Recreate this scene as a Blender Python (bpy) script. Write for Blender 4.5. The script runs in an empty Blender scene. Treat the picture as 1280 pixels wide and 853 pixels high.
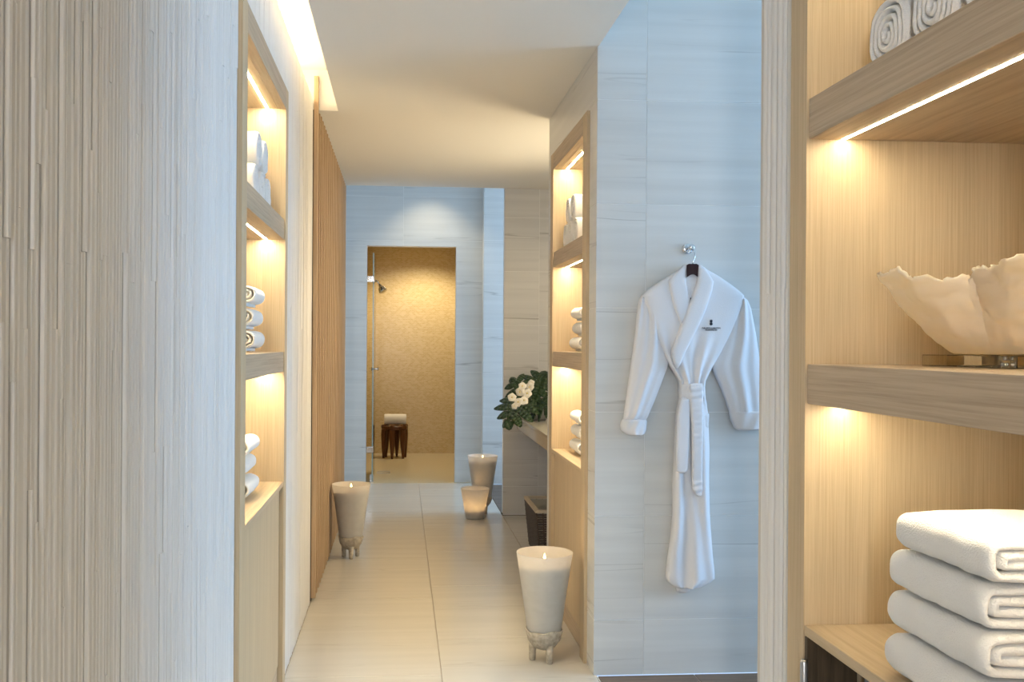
import bpy, bmesh, math, random
from mathutils import Vector, noise
random.seed(7)
PI = math.pi
SC = bpy.context.scene
COL = SC.collection

# ------------------------------------------------------------------ camera
F = 1180.0; YAW = math.radians(4.36); ROLL = 0.0065; U0, V0 = 592.0, 430.6; H = 1.27
fw = Vector((math.sin(YAW), math.cos(YAW), 0)); rt0 = Vector((math.cos(YAW), -math.sin(YAW), 0)); up0 = Vector((0, 0, 1))
rt = rt0*math.cos(ROLL) + up0*math.sin(ROLL); up = up0*math.cos(ROLL) - rt0*math.sin(ROLL)
CAM = Vector((0, 0, H))
cd = bpy.data.cameras.new('camera'); cam = bpy.data.objects.new('camera', cd); COL.objects.link(cam)
cd.sensor_width = 36.0; cd.lens = F/1280*36; cd.shift_x = (640-U0)/1280; cd.shift_y = (V0-426.5)/1280
cd.clip_start = 0.02; cd.clip_end = 100
from mathutils import Matrix
m3 = Matrix((rt, up, -fw)).transposed()
cam.matrix_world = Matrix.Translation(CAM) @ m3.to_4x4()
SC.camera = cam

def ray(u, v): return fw + rt*((u-U0)/F) + up*((V0-v)/F)
def on_y(u, v, Y): d = ray(u, v); return CAM + d*(Y/d.y)
def on_x(u, v, X): d = ray(u, v); return CAM + d*(X/d.x)

# ------------------------------------------------------------------ world, lights, exposure
SC.view_settings.view_transform = 'Standard'; SC.view_settings.look = 'None'
SC.view_settings.gamma = 1.0; SC.view_settings.use_curve_mapping = False
SC.view_settings.exposure = 0.93
W = bpy.data.worlds.new('world'); SC.world = W; W.use_nodes = True
W.node_tree.nodes['Background'].inputs[0].default_value = (0.50, 0.70, 1.0, 1)
W.node_tree.nodes['Background'].inputs[1].default_value = 0.6
DAY = (0.42, 0.68, 1.0); WARM = (1.0, 0.85, 0.58); WARM2 = (1.0, 0.77, 0.43)

def area(name, loc, target, sx, sy, power, color, spread=180):
    l = bpy.data.lights.new(name, 'AREA'); l.shape = 'RECTANGLE'; l.size = sx; l.size_y = sy; l.energy = power; l.color = color
    l.spread = math.radians(spread)
    o = bpy.data.objects.new(name, l); COL.objects.link(o); o.location = loc
    d = Vector(target) - Vector(loc); o.rotation_euler = d.to_track_quat('-Z', 'Y').to_euler(); return o
def spot(name, loc, target, power, color, angle, blend=0.6, r=0.04):
    l = bpy.data.lights.new(name, 'SPOT'); l.energy = power; l.color = color; l.spot_size = math.radians(angle); l.spot_blend = blend; l.shadow_soft_size = r
    o = bpy.data.objects.new(name, l); COL.objects.link(o); o.location = loc
    d = Vector(target) - Vector(loc); o.rotation_euler = d.to_track_quat('-Z', 'Y').to_euler(); return o
area('window_daylight_side_room', (4.57, 2.46, 1.70), (0, 2.46, 1.70), 2.1, 2.2, 66, DAY)     # daylight in the side-room window
area('window_daylight_far_room', (2.95, 7.85, 1.6), (0, 7.85, 1.6), 2.6, 1.3, 50, DAY)         # daylight in the far-room window
area('viewer_side_fill', (-0.30, -1.55, 1.45), (0.75, 2.0, 1.2), 0.22, 1.9, 7.5, (0.90, 0.94, 1.0), 100)          # added neutral fill for faces turned to the viewer; no doorway there
spot('corridor_downlight', (0.25, 2.9, 2.41), (0.22, 3.15, 0), 21, (1.0, 0.90, 0.72), 54)
spot('far_downlight', (0.25, 8.25, 2.98), (0.25, 8.25, 0), 15, WARM, 95)
spot('shower_downlight', (0.25, 10.3, 2.38), (0.2, 10.5, 0), 37, (1.0, 0.84, 0.58), 140)
spot('vanity_downlight', (1.25, 6.1, 2.40), (1.25, 6.3, 0), 5, WARM2, 140)
area('vanity_side_fill', (1.96, 5.5, 1.55), (0, 4.7, 1.35), 1.2, 0.9, 22, (1.0, 0.80, 0.50), 130)              # added warm fill to lift the deep corridor; no mirror there

# ------------------------------------------------------------------ materials
MATS = {}
def nt(name):
    m = bpy.data.materials.new(name); m.use_nodes = True; t = m.node_tree; t.nodes.clear()
    o = t.nodes.new('ShaderNodeOutputMaterial'); MATS[name] = m; return m, t, o
def N(t, typ, **kw):
    n = t.nodes.new(typ)
    for k, v in kw.items():
        if k in n.inputs.keys(): n.inputs[k].default_value = v
        else: setattr(n, k, v)
    return n
def coords(t, scale, rnd=0.0):
    g = N(t, 'ShaderNodeNewGeometry'); v = g.outputs['Position']
    if rnd:
        oi = N(t, 'ShaderNodeObjectInfo'); mu = N(t, 'ShaderNodeMath', operation='MULTIPLY'); mu.inputs[1].default_value = rnd
        t.links.new(oi.outputs['Random'], mu.inputs[0])
        ad = N(t, 'ShaderNodeVectorMath', operation='ADD'); t.links.new(v, ad.inputs[0]); t.links.new(mu.outputs[0], ad.inputs[1]); v = ad.outputs[0]
    mp = N(t, 'ShaderNodeMapping'); mp.inputs['Scale'].default_value = scale; t.links.new(v, mp.inputs['Vector']); return mp.outputs[0]
def ramp(t, src, stops):
    r = N(t, 'ShaderNodeValToRGB'); e = r.color_ramp.elements
    while len(e) < len(stops): e.new(0.5)
    for i, (p, c) in enumerate(stops): e[i].position = p; e[i].color = (*c, 1) if len(c) == 3 else c
    t.links.new(src, r.inputs[0]); return r.outputs[0]
def bump(t, src, p, strength, dist):
    b = N(t, 'ShaderNodeBump'); b.inputs['Strength'].default_value = strength; b.inputs['Distance'].default_value = dist
    t.links.new(src, b.inputs['Height']); t.links.new(b.outputs[0], p.inputs['Normal'])
def mix(t, fac, a, b, typ='MIX'):
    m = N(t, 'ShaderNodeMix', data_type='RGBA', blend_type=typ)
    for s, v in ((0, fac), (6, a), (7, b)):
        if hasattr(v, 'is_linked'): t.links.new(v, m.inputs[s])
        elif isinstance(v, (int, float)): m.inputs[s].default_value = v
        else: m.inputs[s].default_value = (*v, 1)
    return m.outputs[2]
def pbr(name, col, rough=0.5, metal=0.0, spec=0.5, **kw):
    m, t, o = nt(name); p = N(t, 'ShaderNodeBsdfPrincipled'); p.inputs['Base Color'].default_value = (*col, 1)
    p.inputs['Roughness'].default_value = rough; p.inputs['Metallic'].default_value = metal; p.inputs['Specular IOR Level'].default_value = spec
    for k, v in kw.items(): p.inputs[k].default_value = v
    t.links.new(p.outputs[0], o.inputs[0]); return m, t, p
def noisy(name, c1, c2, scale, rough=0.6, lo=0.3, hi=0.7, detail=4, bmp=0.0, bd=0.001, rnd=0.0, spec=0.4):
    m, t, p = pbr(name, c1, rough, spec=spec); n = N(t, 'ShaderNodeTexNoise'); n.inputs['Scale'].default_value = 1; n.inputs['Detail'].default_value = detail
    t.links.new(coords(t, scale, rnd), n.inputs['Vector']); t.links.new(ramp(t, n.outputs[0], [(lo, c1), (hi, c2)]), p.inputs['Base Color'])
    if bmp: bump(t, n.outputs[0], p, bmp, bd)
    return m
def wood(name, scale, c1, c2, rough=0.5):
    m, t, p = pbr(name, c1, rough, spec=0.3)
    n = N(t, 'ShaderNodeTexNoise'); n.inputs['Scale'].default_value = 1; n.inputs['Detail'].default_value = 5; n.inputs['Roughness'].default_value = 0.65
    t.links.new(coords(t, scale, 3.0), n.inputs['Vector'])
    b = N(t, 'ShaderNodeTexNoise'); b.inputs['Scale'].default_value = 1; b.inputs['Detail'].default_value = 2
    t.links.new(coords(t, tuple(s*0.12 for s in scale), 5.0), b.inputs['Vector'])
    a = ramp(t, n.outputs[0], [(0.32, c2), (0.6, c1)])
    d = ramp(t, b.outputs[0], [(0.3, (0.94, 0.94, 0.94)), (0.7, (1.03, 1.03, 1.03))])
    t.links.new(mix(t, 1.0, a, d, 'MULTIPLY'), p.inputs['Base Color']); bump(t, n.outputs[0], p, 0.15, 0.001); return m
OAK1, OAK2 = (0.62, 0.490, 0.320), (0.51, 0.385, 0.235)
wood('oak_vertical', (330, 330, 4), OAK1, OAK2)
wood('oak_along', (60, 3, 170), (0.54, 0.43, 0.305), (0.41, 0.31, 0.21))  # same oak, made greyer and darker: daylit look of shelf fronts put into colour
wood('oak_flat', (70, 3, 60), OAK1, OAK2)
wood('slat_oak', (150, 150, 3), (0.60, 0.43, 0.27), (0.48, 0.32, 0.18))
wood('walnut', (60, 60, 5), (0.14, 0.055, 0.02), (0.07, 0.027, 0.01), 0.35)
wood('dark_plank', (3, 70, 70), (0.19, 0.135, 0.10), (0.10, 0.068, 0.05), 0.4)
wood('dark_brown', (80, 80, 4), (0.10, 0.07, 0.04), (0.06, 0.04, 0.022))
wood('hanger_wood', (60, 60, 60), (0.045, 0.016, 0.014), (0.03, 0.01, 0.009), 0.35)
def marble(name, c, vein, s_soft, s_thin, rough, amt=1.0, bands=(0.35, 0.68)):
    m, t, p = pbr(name, c, rough, spec=0.5)
    n = N(t, 'ShaderNodeTexNoise'); n.inputs['Scale'].default_value = 1; n.inputs['Detail'].default_value = 5; n.inputs['Distortion'].default_value = 0.3
    t.links.new(coords(t, s_soft, 9.0), n.inputs['Vector'])
    soft = ramp(t, n.outputs[0], [(bands[0], tuple(x*(1-0.11*amt) for x in c)), (bands[1], c)])
    k = N(t, 'ShaderNodeTexNoise'); k.inputs['Scale'].default_value = 1; k.inputs['Detail'].default_value = 3; k.inputs['Distortion'].default_value = 0.2
    t.links.new(coords(t, s_thin, 17.0), k.inputs['Vector'])
    line = ramp(t, k.outputs[0], [(0.485, (0, 0, 0)), (0.5, (1, 1, 1)), (0.515, (0, 0, 0))])
    q = N(t, 'ShaderNodeTexNoise'); q.inputs['Scale'].default_value = 1; q.inputs['Detail'].default_value = 2
    t.links.new(coords(t, tuple(x*0.9 for x in s_thin), 29.0), q.inputs['Vector'])
    mask = ramp(t, q.outputs[0], [(0.52, (0, 0, 0)), (0.66, (0.65*amt,)*3)])
    fac = N(t, 'ShaderNodeMath', operation='MULTIPLY'); t.links.new(line, fac.inputs[0]); t.links.new(mask, fac.inputs[1])
    t.links.new(mix(t, fac.outputs[0], soft, vein), p.inputs['Base Color']); return m
marble('marble_wall', (0.70, 0.695, 0.67), (0.25, 0.24, 0.22), (0.8, 0.8, 22), (0.5, 0.5, 12), 0.3, 0.85)
marble('marble_floor', (0.66, 0.615, 0.53), (0.42, 0.36, 0.28), (0.8, 14, 1), (1.0, 10, 1), 0.22, 0.55)
pbr('grout', (0.86, 0.86, 0.84), 0.8); pbr('floor_grout', (0.40, 0.34, 0.26), 0.9)
pbr('plaster', (0.86, 0.84, 0.79), 0.9, spec=0.2)
pbr('plain_wall', (0.72, 0.71, 0.69), 0.9, spec=0.2)
noisy('reed_paint', (0.80, 0.79, 0.775), (0.74, 0.725, 0.70), (6, 40, 1.2), 0.45, rnd=4.0)
noisy('reed_joint', (0.66, 0.63, 0.59), (0.6, 0.57, 0.52), (6, 40, 2), 0.7)
m, t, p = pbr('terry', (0.86, 0.85, 0.82), 1.0, spec=0.1)
p.inputs['Sheen Weight'].default_value = 0.25
n = N(t, 'ShaderNodeTexNoise'); n.inputs['Scale'].default_value = 420; n.inputs['Detail'].default_value = 3
t.links.new(coords(t, (1, 1, 1)), n.inputs['Vector']); bump(t, n.outputs[0], p, 0.55, 0.004)
m, t, p = pbr('robe_cloth', (0.75, 0.74, 0.76), 0.95, spec=0.1)
n = N(t, 'ShaderNodeTexNoise'); n.inputs['Scale'].default_value = 260; n.inputs['Detail'].default_value = 3
t.links.new(coords(t, (1, 1, 1)), n.inputs['Vector']); bump(t, n.outputs[0], p, 0.25, 0.002)
pbr('thread', (0.02, 0.022, 0.035), 0.8)
pbr('chrome', (0.75, 0.76, 0.78), 0.12, 1.0); pbr('steel', (0.55, 0.54, 0.53), 0.3, 1.0)
noisy('steel_door', (0.30, 0.32, 0.35), (0.25, 0.265, 0.29), (40, 40, 1), 0.35)
noisy('stone_bowl', (0.60, 0.54, 0.44), (0.36, 0.31, 0.235), (60, 60, 60), 0.9, bmp=0.6, bd=0.004)
pbr('wax', (0.74, 0.71, 0.64), 0.6); pbr('wick', (0.03, 0.02, 0.02), 0.9)
def emit(name, col, s):
    m, t, o = nt(name); e = N(t, 'ShaderNodeEmission'); e.inputs[0].default_value = (*col, 1); e.inputs[1].default_value = s; t.links.new(e.outputs[0], o.inputs[0])
emit('led', WARM, 120); emit('led_near', WARM, 66); emit('cove_led', (1.0, 0.79, 0.50), 20); emit('flame', (1.0, 0.62, 0.22), 14)
# frosted glass: scattered light through a thin wall
m, t, o = nt('frosted_glass')
d = N(t, 'ShaderNodeBsdfPrincipled'); d.inputs['Roughness'].default_value = 0.35; d.inputs['Specular IOR Level'].default_value = 0.4
n = N(t, 'ShaderNodeTexNoise'); n.inputs['Scale'].default_value = 1; n.inputs['Detail'].default_value = 5; t.links.new(coords(t, (28, 28, 40), 2.0), n.inputs['Vector'])
t.links.new(ramp(t, n.outputs[0], [(0.3, (0.80, 0.79, 0.76)), (0.7, (0.90, 0.89, 0.87))]), d.inputs['Base Color'])
tr = N(t, 'ShaderNodeBsdfTranslucent'); tr.inputs[0].default_value = (0.87, 0.84, 0.79, 1)
ms = N(t, 'ShaderNodeMixShader'); ms.inputs[0].default_value = 0.5; t.links.new(d.outputs[0], ms.inputs[1]); t.links.new(tr.outputs[0], ms.inputs[2])
tp = N(t, 'ShaderNodeBsdfTransparent'); m2 = N(t, 'ShaderNodeMixShader'); m2.inputs[0].default_value = 0.14
t.links.new(ms.outputs[0], m2.inputs[1]); t.links.new(tp.outputs[0], m2.inputs[2]); t.links.new(m2.outputs[0], o.inputs[0])
# clear pane: mostly see-through with a reflection
def clear(name, tint, k):
    m, t, o = nt(name); tp = N(t, 'ShaderNodeBsdfTransparent'); tp.inputs[0].default_value = (*tint, 1)
    g = N(t, 'ShaderNodeBsdfGlossy'); g.inputs['Roughness'].default_value = 0.03; fr = N(t, 'ShaderNodeFresnel'); fr.inputs[0].default_value = k
    ms = N(t, 'ShaderNodeMixShader'); t.links.new(fr.outputs[0], ms.inputs[0]); t.links.new(tp.outputs[0], ms.inputs[1]); t.links.new(g.outputs[0], ms.inputs[2]); t.links.new(ms.outputs[0], o.inputs[0])
clear('clear_glass', (0.93, 0.97, 0.95), 1.25); clear('acrylic', (0.93, 0.92, 0.88), 1.3)
pbr('glass_edge', (0.30, 0.42, 0.40), 0.1)
# translucent sea fan / coral shell
m, t, o = nt('coral_shell')
d = N(t, 'ShaderNodeBsdfPrincipled'); d.inputs['Roughness'].default_value = 0.5
n = N(t, 'ShaderNodeTexNoise'); n.inputs['Scale'].default_value = 1; n.inputs['Detail'].default_value = 6; t.links.new(coords(t, (18, 18, 60)), n.inputs['Vector'])
t.links.new(ramp(t, n.outputs[0], [(0.35, (0.90, 0.85, 0.74)), (0.65, (0.94, 0.93, 0.89))]), d.inputs['Base Color'])
bump(t, n.outputs[0], d, 0.35, 0.006)
tr = N(t, 'ShaderNodeBsdfTranslucent'); tr.inputs[0].default_value = (0.95, 0.82, 0.58, 1)
ms = N(t, 'ShaderNodeMixShader'); ms.inputs[0].default_value = 0.58; t.links.new(d.outputs[0], ms.inputs[1]); t.links.new(tr.outputs[0], ms.inputs[2]); t.links.new(ms.outputs[0], o.inputs[0])
# small gold mosaic (chips far below ten pixels)
m, t, p = pbr('mosaic', (0.62, 0.47, 0.22), 0.22, spec=0.5)
cv = coords(t, (1, 1, 1)); sw = N(t, 'ShaderNodeSeparateXYZ'); t.links.new(cv, sw.inputs[0]); ad = N(t, 'ShaderNodeMath', operation='ADD')
t.links.new(sw.outputs[0], ad.inputs[0]); t.links.new(sw.outputs[1], ad.inputs[1]); cb = N(t, 'ShaderNodeCombineXYZ'); t.links.new(ad.outputs[0], cb.inputs[0]); t.links.new(sw.outputs[2], cb.inputs[1])
br = N(t, 'ShaderNodeTexBrick'); br.offset = 0.5; br.inputs['Scale'].default_value = 1; br.inputs['Brick Width'].default_value = 0.03; br.inputs['Row Height'].default_value = 0.015; br.inputs['Mortar Size'].default_value = 0.0012
br.inputs['Color1'].default_value = (0.66, 0.53, 0.30, 1); br.inputs['Color2'].default_value = (0.56, 0.42, 0.20, 1); br.inputs['Mortar'].default_value = (0.66, 0.56, 0.36, 1)
t.links.new(cb.outputs[0], br.inputs['Vector']); t.links.new(br.outputs['Color'], p.inputs['Base Color']); bump(t, br.outputs['Fac'], p, -0.3, 0.001)
noisy('shower_floor', (0.63, 0.55, 0.38), (0.56, 0.47, 0.30), (60, 60, 1), 0.3)
marble('counter_stone', (0.66, 0.62, 0.53), (0.5, 0.44, 0.34), (3, 3, 3), (3, 3, 3), 0.08, 0.5)
noisy('leaf', (0.040, 0.085, 0.030), (0.018, 0.045, 0.016), (12, 12, 12), 0.3, spec=0.6)
pbr('leaf_stem', (0.05, 0.10, 0.03), 0.5); pbr('orchid', (0.85, 0.82, 0.72), 0.6); pbr('orchid_lip', (0.75, 0.62, 0.20), 0.6)
pbr('wicker', (0.085, 0.06, 0.042), 0.6); pbr('wicker_rim', (0.55, 0.46, 0.33), 0.6); pbr('liner', (0.40, 0.36, 0.28), 0.7)
pbr('ceramic_pot', (0.35, 0.33, 0.28), 0.4)

# ------------------------------------------------------------------ builders
ORG = {}
def setp(o, label=None, cat=None, group=None, kind=None):
    if label: o['label'] = label
    if cat: o['category'] = cat
    if group: o['group'] = group
    if kind: o['kind'] = kind
    return o
def thing(name, label, cat, loc, group=None):
    o = bpy.data.objects.new(name, None); COL.objects.link(o); o.location = loc; o.empty_display_size = 0.05
    ORG[o.name] = Vector(loc); return setp(o, label, cat, group)
def link(name, me, mat, parent=None, smooth=False, at=None):
    o = bpy.data.objects.new(name, me); COL.objects.link(o)
    if not me.materials: me.materials.append(MATS[mat])
    if smooth: me.polygons.foreach_set('use_smooth', [True]*len(me.polygons))
    base = ORG[parent.name] if parent else Vector((0, 0, 0))
    if parent: o.parent = parent
    w = Vector(at) if at is not None else base
    o.location = w - base; ORG[o.name] = w
    return o
class MB:
    def __init__(s): s.v = []; s.f = []
    def quad(s, *p): i = len(s.v); s.v += [tuple(q) for q in p]; s.f.append(tuple(range(i, i+len(p))))
    def box(s, x0, x1, y0, y1, z0, z1):
        i = len(s.v); s.v += [(x, y, z) for x in (x0, x1) for y in (y0, y1) for z in (z0, z1)]
        for q in ((0, 1, 3, 2), (4, 6, 7, 5), (0, 4, 5, 1), (2, 3, 7, 6), (0, 2, 6, 4), (1, 5, 7, 3)): s.f.append(tuple(i+k for k in q))
        return s
    def loft(s, rings, cap=True, closed=True):
        i = len(s.v); n = len(rings[0])
        for r in rings: s.v += [tuple(q) for q in r]
        for a in range(len(rings)-1):
            for k in range(n if closed else n-1):
                k2 = (k+1) % n; s.f.append((i+a*n+k, i+a*n+k2, i+(a+1)*n+k2, i+(a+1)*n+k))
        if cap and closed:
            for a, rev in ((0, True), (len(rings)-1, False)):
                c = Vector((0, 0, 0))
                for q in rings[a]: c += Vector(q)
                c /= n; j = len(s.v); s.v.append(tuple(c))
                for k in range(n):
                    k2 = (k+1) % n; f = (i+a*n+k, i+a*n+k2, j); s.f.append(f[::-1] if rev else f)
        return s
    def tube(s, pts, rad, n=8, cap=True):
        rings = []; pts = [Vector(p) for p in pts]
        for a, p in enumerate(pts):
            d = (pts[min(a+1, len(pts)-1)] - pts[max(a-1, 0)]).normalized()
            x = d.cross(Vector((0, 0, 1)))
            if x.length < 0.05: x = d.cross(Vector((0, 1, 0)))
            x.normalize(); y = d.cross(x)
            r = rad[a] if isinstance(rad, (list, tuple)) else rad
            rings.append([p + x*(r*math.cos(2*PI*k/n)) + y*(r*math.sin(2*PI*k/n)) for k in range(n)])
        return s.loft(rings, cap)
    def lathe(s, c, prof, n=32, wob=None):
        rings = []
        for r, z in prof: rings.append([(c[0]+r*math.cos(2*PI*k/n), c[1]+r*math.sin(2*PI*k/n), c[2]+z+(wob(k/n, r, z) if wob else 0)) for k in range(n)])
        return s.loft(rings, cap=False)
    def mesh(s, name, org=(0, 0, 0)):
        me = bpy.data.meshes.new(name); o = Vector(org)
        me.from_pydata([tuple(Vector(p)-o) for p in s.v], [], s.f)
        b = bmesh.new(); b.from_mesh(me); bmesh.ops.recalc_face_normals(b, faces=b.faces); b.to_mesh(me); b.free(); me.update(); return me
    def build(s, name, mat, parent=None, smooth=False, at=None):
        org = at if at is not None else (ORG[parent.name] if parent else (0, 0, 0))
        return link(name, s.mesh(name, org), mat, parent, smooth, org)
BOXC = {}
def bx(name, x0, x1, y0, y1, z0, z1, mat, parent=None, bev=0.0):
    d = (round(x1-x0, 4), round(y1-y0, 4), round(z1-z0, 4), mat, bev)
    if d not in BOXC:
        b = bmesh.new(); bmesh.ops.create_cube(b, size=1.0)
        for v in b.verts: v.co = Vector((v.co.x*d[0], v.co.y*d[1], v.co.z*d[2]))
        if bev: bmesh.ops.bevel(b, geom=b.edges[:], offset=bev, segments=1, affect='EDGES')
        me = bpy.data.meshes.new(name); b.to_mesh(me); b.free(); BOXC[d] = me
    return link(name, BOXC[d], mat, parent, False, ((x0+x1)/2, (y0+y1)/2, (z0+z1)/2))
def struct(name, boxes, mat, label, cat):
    m = MB()
    for b in boxes: m.box(*b)
    return setp(m.build(name, mat), label, cat, kind='structure')

XL, XR = -0.438, 0.743
CZ = 2.42
# ------------------------------------------------------------------ floor
floor = struct('floor', [(-0.80, 0.756, -1.6, 8.62, -0.12, -0.003), (0.756, 2.1, 4.76, 6.98, -0.12, -0.003)], 'floor_grout', 'cream stone tile floor running down the corridor', 'floor')
G = 0.0015
def ftile(x0, x1, y0, y1): bx('floor_tile', x0+G, x1-G, y0+G, y1-G, -0.012, 0.0, 'marble_floor', floor, 0.001)
gl = [-1.6, -0.42, 0.38, 1.19, 1.99, 2.81, 3.62, 4.72, 5.60, 6.42, 7.145, 7.9, 8.62]
gr = [-1.6, -0.8, 0.0, 0.81, 1.62, 2.43, 3.24, 4.05, 4.95, 5.80, 6.62, 7.42, 8.2, 8.62]
for a, b in zip(gl, gl[1:]): ftile(XL if b < 7.3 else -0.79, 0.161, a, b)
for a, b in zip(gr, gr[1:]): ftile(0.161, 0.754, a, b)
for a, b in zip((4.77, 5.5, 6.24), (5.5, 6.24, 6.97)):
    ftile(0.756, 1.36, a, b); ftile(1.36, 2.0, a, b)
floor_side = struct('floor_side_room', [(0.757, 4.6, -1.6, 3.578, -0.12, -0.004)], 'grout', 'dark wood plank floor of the side room below the robe', 'floor')
yy = [3.572, 3.39, 3.2, 3.0, 2.8, 2.6, 2.4, 2.2, 2.0]
for i, (b, a) in enumerate(zip(yy, yy[1:])):
    xs = [0.758, 1.135 if i == 0 else 0.9+0.25*(i % 3), 2.2+0.2*(i % 2), 3.3, 4.6]
    for x0, x1 in zip(xs, xs[1:]): bx('plank', x0+0.002, x1-0.002, a+0.001, b-0.001, -0.014, 0.0, 'dark_plank', floor_side, 0.001)
floor_far = struct('floor_far_room', [(0.757, 3.0, 7.10, 8.53, -0.12, -0.004)], 'dark_brown', 'dark plank floor strip beyond the vanity wall', 'floor')
for i in range(7): bx('plank', 0.758, 2.99, 7.11+0.2*i, 7.308+0.2*i, -0.014, 0.0, 'dark_plank', floor_far, 0.001)
struct('floor_shower', [(-0.46, 0.75, 8.621, 11.0, -0.12, 0.0)], 'shower_floor', 'golden beige floor of the shower room', 'floor')

# ------------------------------------------------------------------ ceiling and cove
struct('ceiling', [(-0.32, 0.748, -1.6, 4.78, CZ, 2.62), (-0.444, -0.32, 4.705, 4.78, CZ, 2.62), (-0.56, -0.444, 4.705, 4.78, 2.456, 2.62)], 'plaster', 'smooth warm white plaster ceiling of the corridor', 'ceiling')
struct('ceiling_far', [(-0.46, 2.1, 4.78, 6.985, CZ+0.012, 2.62)], 'plaster', 'warm white ceiling before the shower end of the corridor', 'ceiling')
struct('ceiling_cove', [(-0.56, -0.30, -1.6, 4.78, 2.62, 2.70)], 'plaster', 'bright recessed cove above the ribbed wall', 'ceiling')
struct('ceiling_side_room', [(0.748, 4.6, -1.6, 3.70, 3.0, 3.1), (0.748, 0.80, -1.6, 3.58, 2.62, 3.0)], 'plaster', 'high ceiling over the side room', 'ceiling')
struct('ceiling_far_room', [(-0.8, 3.0, 6.985, 8.75, 3.0, 3.1), (-0.8, 2.1, 6.94, 6.985, 2.62, 3.0)], 'plaster', 'high ceiling over the far room', 'ceiling')
struct('ceiling_shower', [(-0.46, 0.75, 8.75, 11.0, 2.4, 2.5)], 'plaster', 'shower ceiling behind the door wall', 'ceiling')

# ------------------------------------------------------------------ left wall with reeds
NLo0, NLi0, NLi1, NLo1 = 2.548, 2.632, 3.490, 3.560            # left niche: frame outer / opening along y
ZT_IN, ZT_OUT = 2.125, 2.205
XB = XL - 0.006
wl = struct('wall_left', [(-0.56, XB, -1.6, NLo0, 0, 2.455), (-0.56, XB, NLo0, NLo1, ZT_OUT, 2.455), (-0.56, XB, NLo1, 7.02, 0, 2.455),
                          (-0.62, -0.56, -1.6, NLo0, 0, 2.7), (-0.62, -0.56, NLo1, 7.02, 0, 2.7), (-0.62, -0.56, NLo0, NLo1, ZT_OUT, 2.7)], 'reed_joint', 'white ribbed wall clad in thin vertical strips on the left', 'wall')
def reed(y0, y1, zlo, zhi, xf, sgn, parent):
    """one vertical strip, broken into lengths that sit a touch proud or back"""
    m = MB(); z = zlo; w = y1-y0
    while z < zhi-0.01:
        L = random.choice((0.25, 0.4, 0.6, 0.8, 1.1))*random.uniform(0.7, 1.3); z2 = min(zhi, z+L)
        if zhi-z2 < 0.12: z2 = zhi
        d = random.uniform(-0.0014, 0.0018); o = random.uniform(-0.0005, 0.0005)
        f = xf + sgn*d; b = xf - sgn*0.007; c = w*0.28
        e = xf-sgn*0.003+sgn*d; sec = [(b, y0+o), (e, y0+o), (f, y0+o+c), (f, y1+o-c), (e, y1+o), (b, y1+o)]
        m.loft([[(x, y, z+0.0001) for x, y in sec], [(x, y, z2-0.0001) for x, y in sec]]); z = z2
    return m.build('reed', 'reed_paint', parent)
y = 0.20
while y < 4.655:
    w = random.choice((0.012, 0.016, 0.020, 0.026)); y1 = min(y+w, 4.662)
    if y < NLo0 < y1: y1 = NLo0
    if y1-y > 0.005:
        if NLo0-0.001 <= y and y1 <= NLo1: reed(y+0.001, y1-0.001, ZT_OUT, 2.455, XL, 1, wl)
        elif y < NLo1 < y1: y1 = NLo1
        else: reed(y+0.001, y1-0.001, 0.0, 2.455, XL, 1, wl)
    y = y1
setp(MB().box(-0.545, -0.535, -1.5, 4.65, 2.456, 2.468).build('cove_light_strip', 'cove_led'), 'glowing light strip in the ceiling cove above the ribbed wall', 'light strip')
struct('wall_left_far', [(-0.80, -0.74, 7.02, 8.65, 0, 3.0), (-0.80, -0.5, 7.00, 7.04, 0, 3.0)], 'plain_wall', 'plain left wall beyond the slats', 'wall')
struct('wall_front', [(-0.8, 4.6, -1.66, -1.6, 0, 3.1)], 'plain_wall', 'wall behind the viewer', 'wall')
# slatted oak screen
sl = thing('slat_screen', 'oak slat screen on the left wall beyond the ribbed cladding', 'slat screen', (-0.43, 5.8, 0))
bx('backing_board', XB+0.0005, -0.436, 4.672, 7.0, 0.004, 2.415, 'dark_brown', sl)
for i in range(24):
    y0 = 4.668 + i*0.100
    bx('slat', -0.4355, -0.414, y0, y0+0.034, 0.02, 2.58 if i == 0 else CZ+0.005 if i < 2 else CZ+0.010, 'slat_oak', sl, 0.0015)

# ------------------------------------------------------------------ tiled walls
def ytile(x0, x1, z0, z1, Y, parent, mat='marble_wall'): bx('tile', x0+0.0012, x1-0.0012, Y, Y+0.0012, z0+0.0012, z1-0.0012, mat, parent, 0.0004)
def xtile(y0, y1, z0, z1, X, parent): bx('tile', X, X+0.0018, y0+0.0012, y1-0.0012, z0+0.0012, z1-0.0012, 'marble_wall', parent, 0.0004)
rows = [0.0, 0.213, 0.613, 1.013, 1.414, 1.814, 2.215, 2.615, 3.0]
Y1 = 3.579; NRo0, NRi0, NRi1, NRo1, YE = 3.715, 3.80, 4.555, 4.630, 4.765
wr = struct('wall_right', [(0.745, 4.6, Y1+0.0016, 3.712, 0, 3.0), (0.745, 1.28, NRo0, YE, ZT_OUT, 2.62), (0.745, 1.28, NRo1, YE, 0, ZT_OUT), (1.20, 1.28, NRo0, NRo1, 0, ZT_OUT)], 'grout', 'pale veined stone tile wall on the right behind the hanging robe', 'wall')
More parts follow.
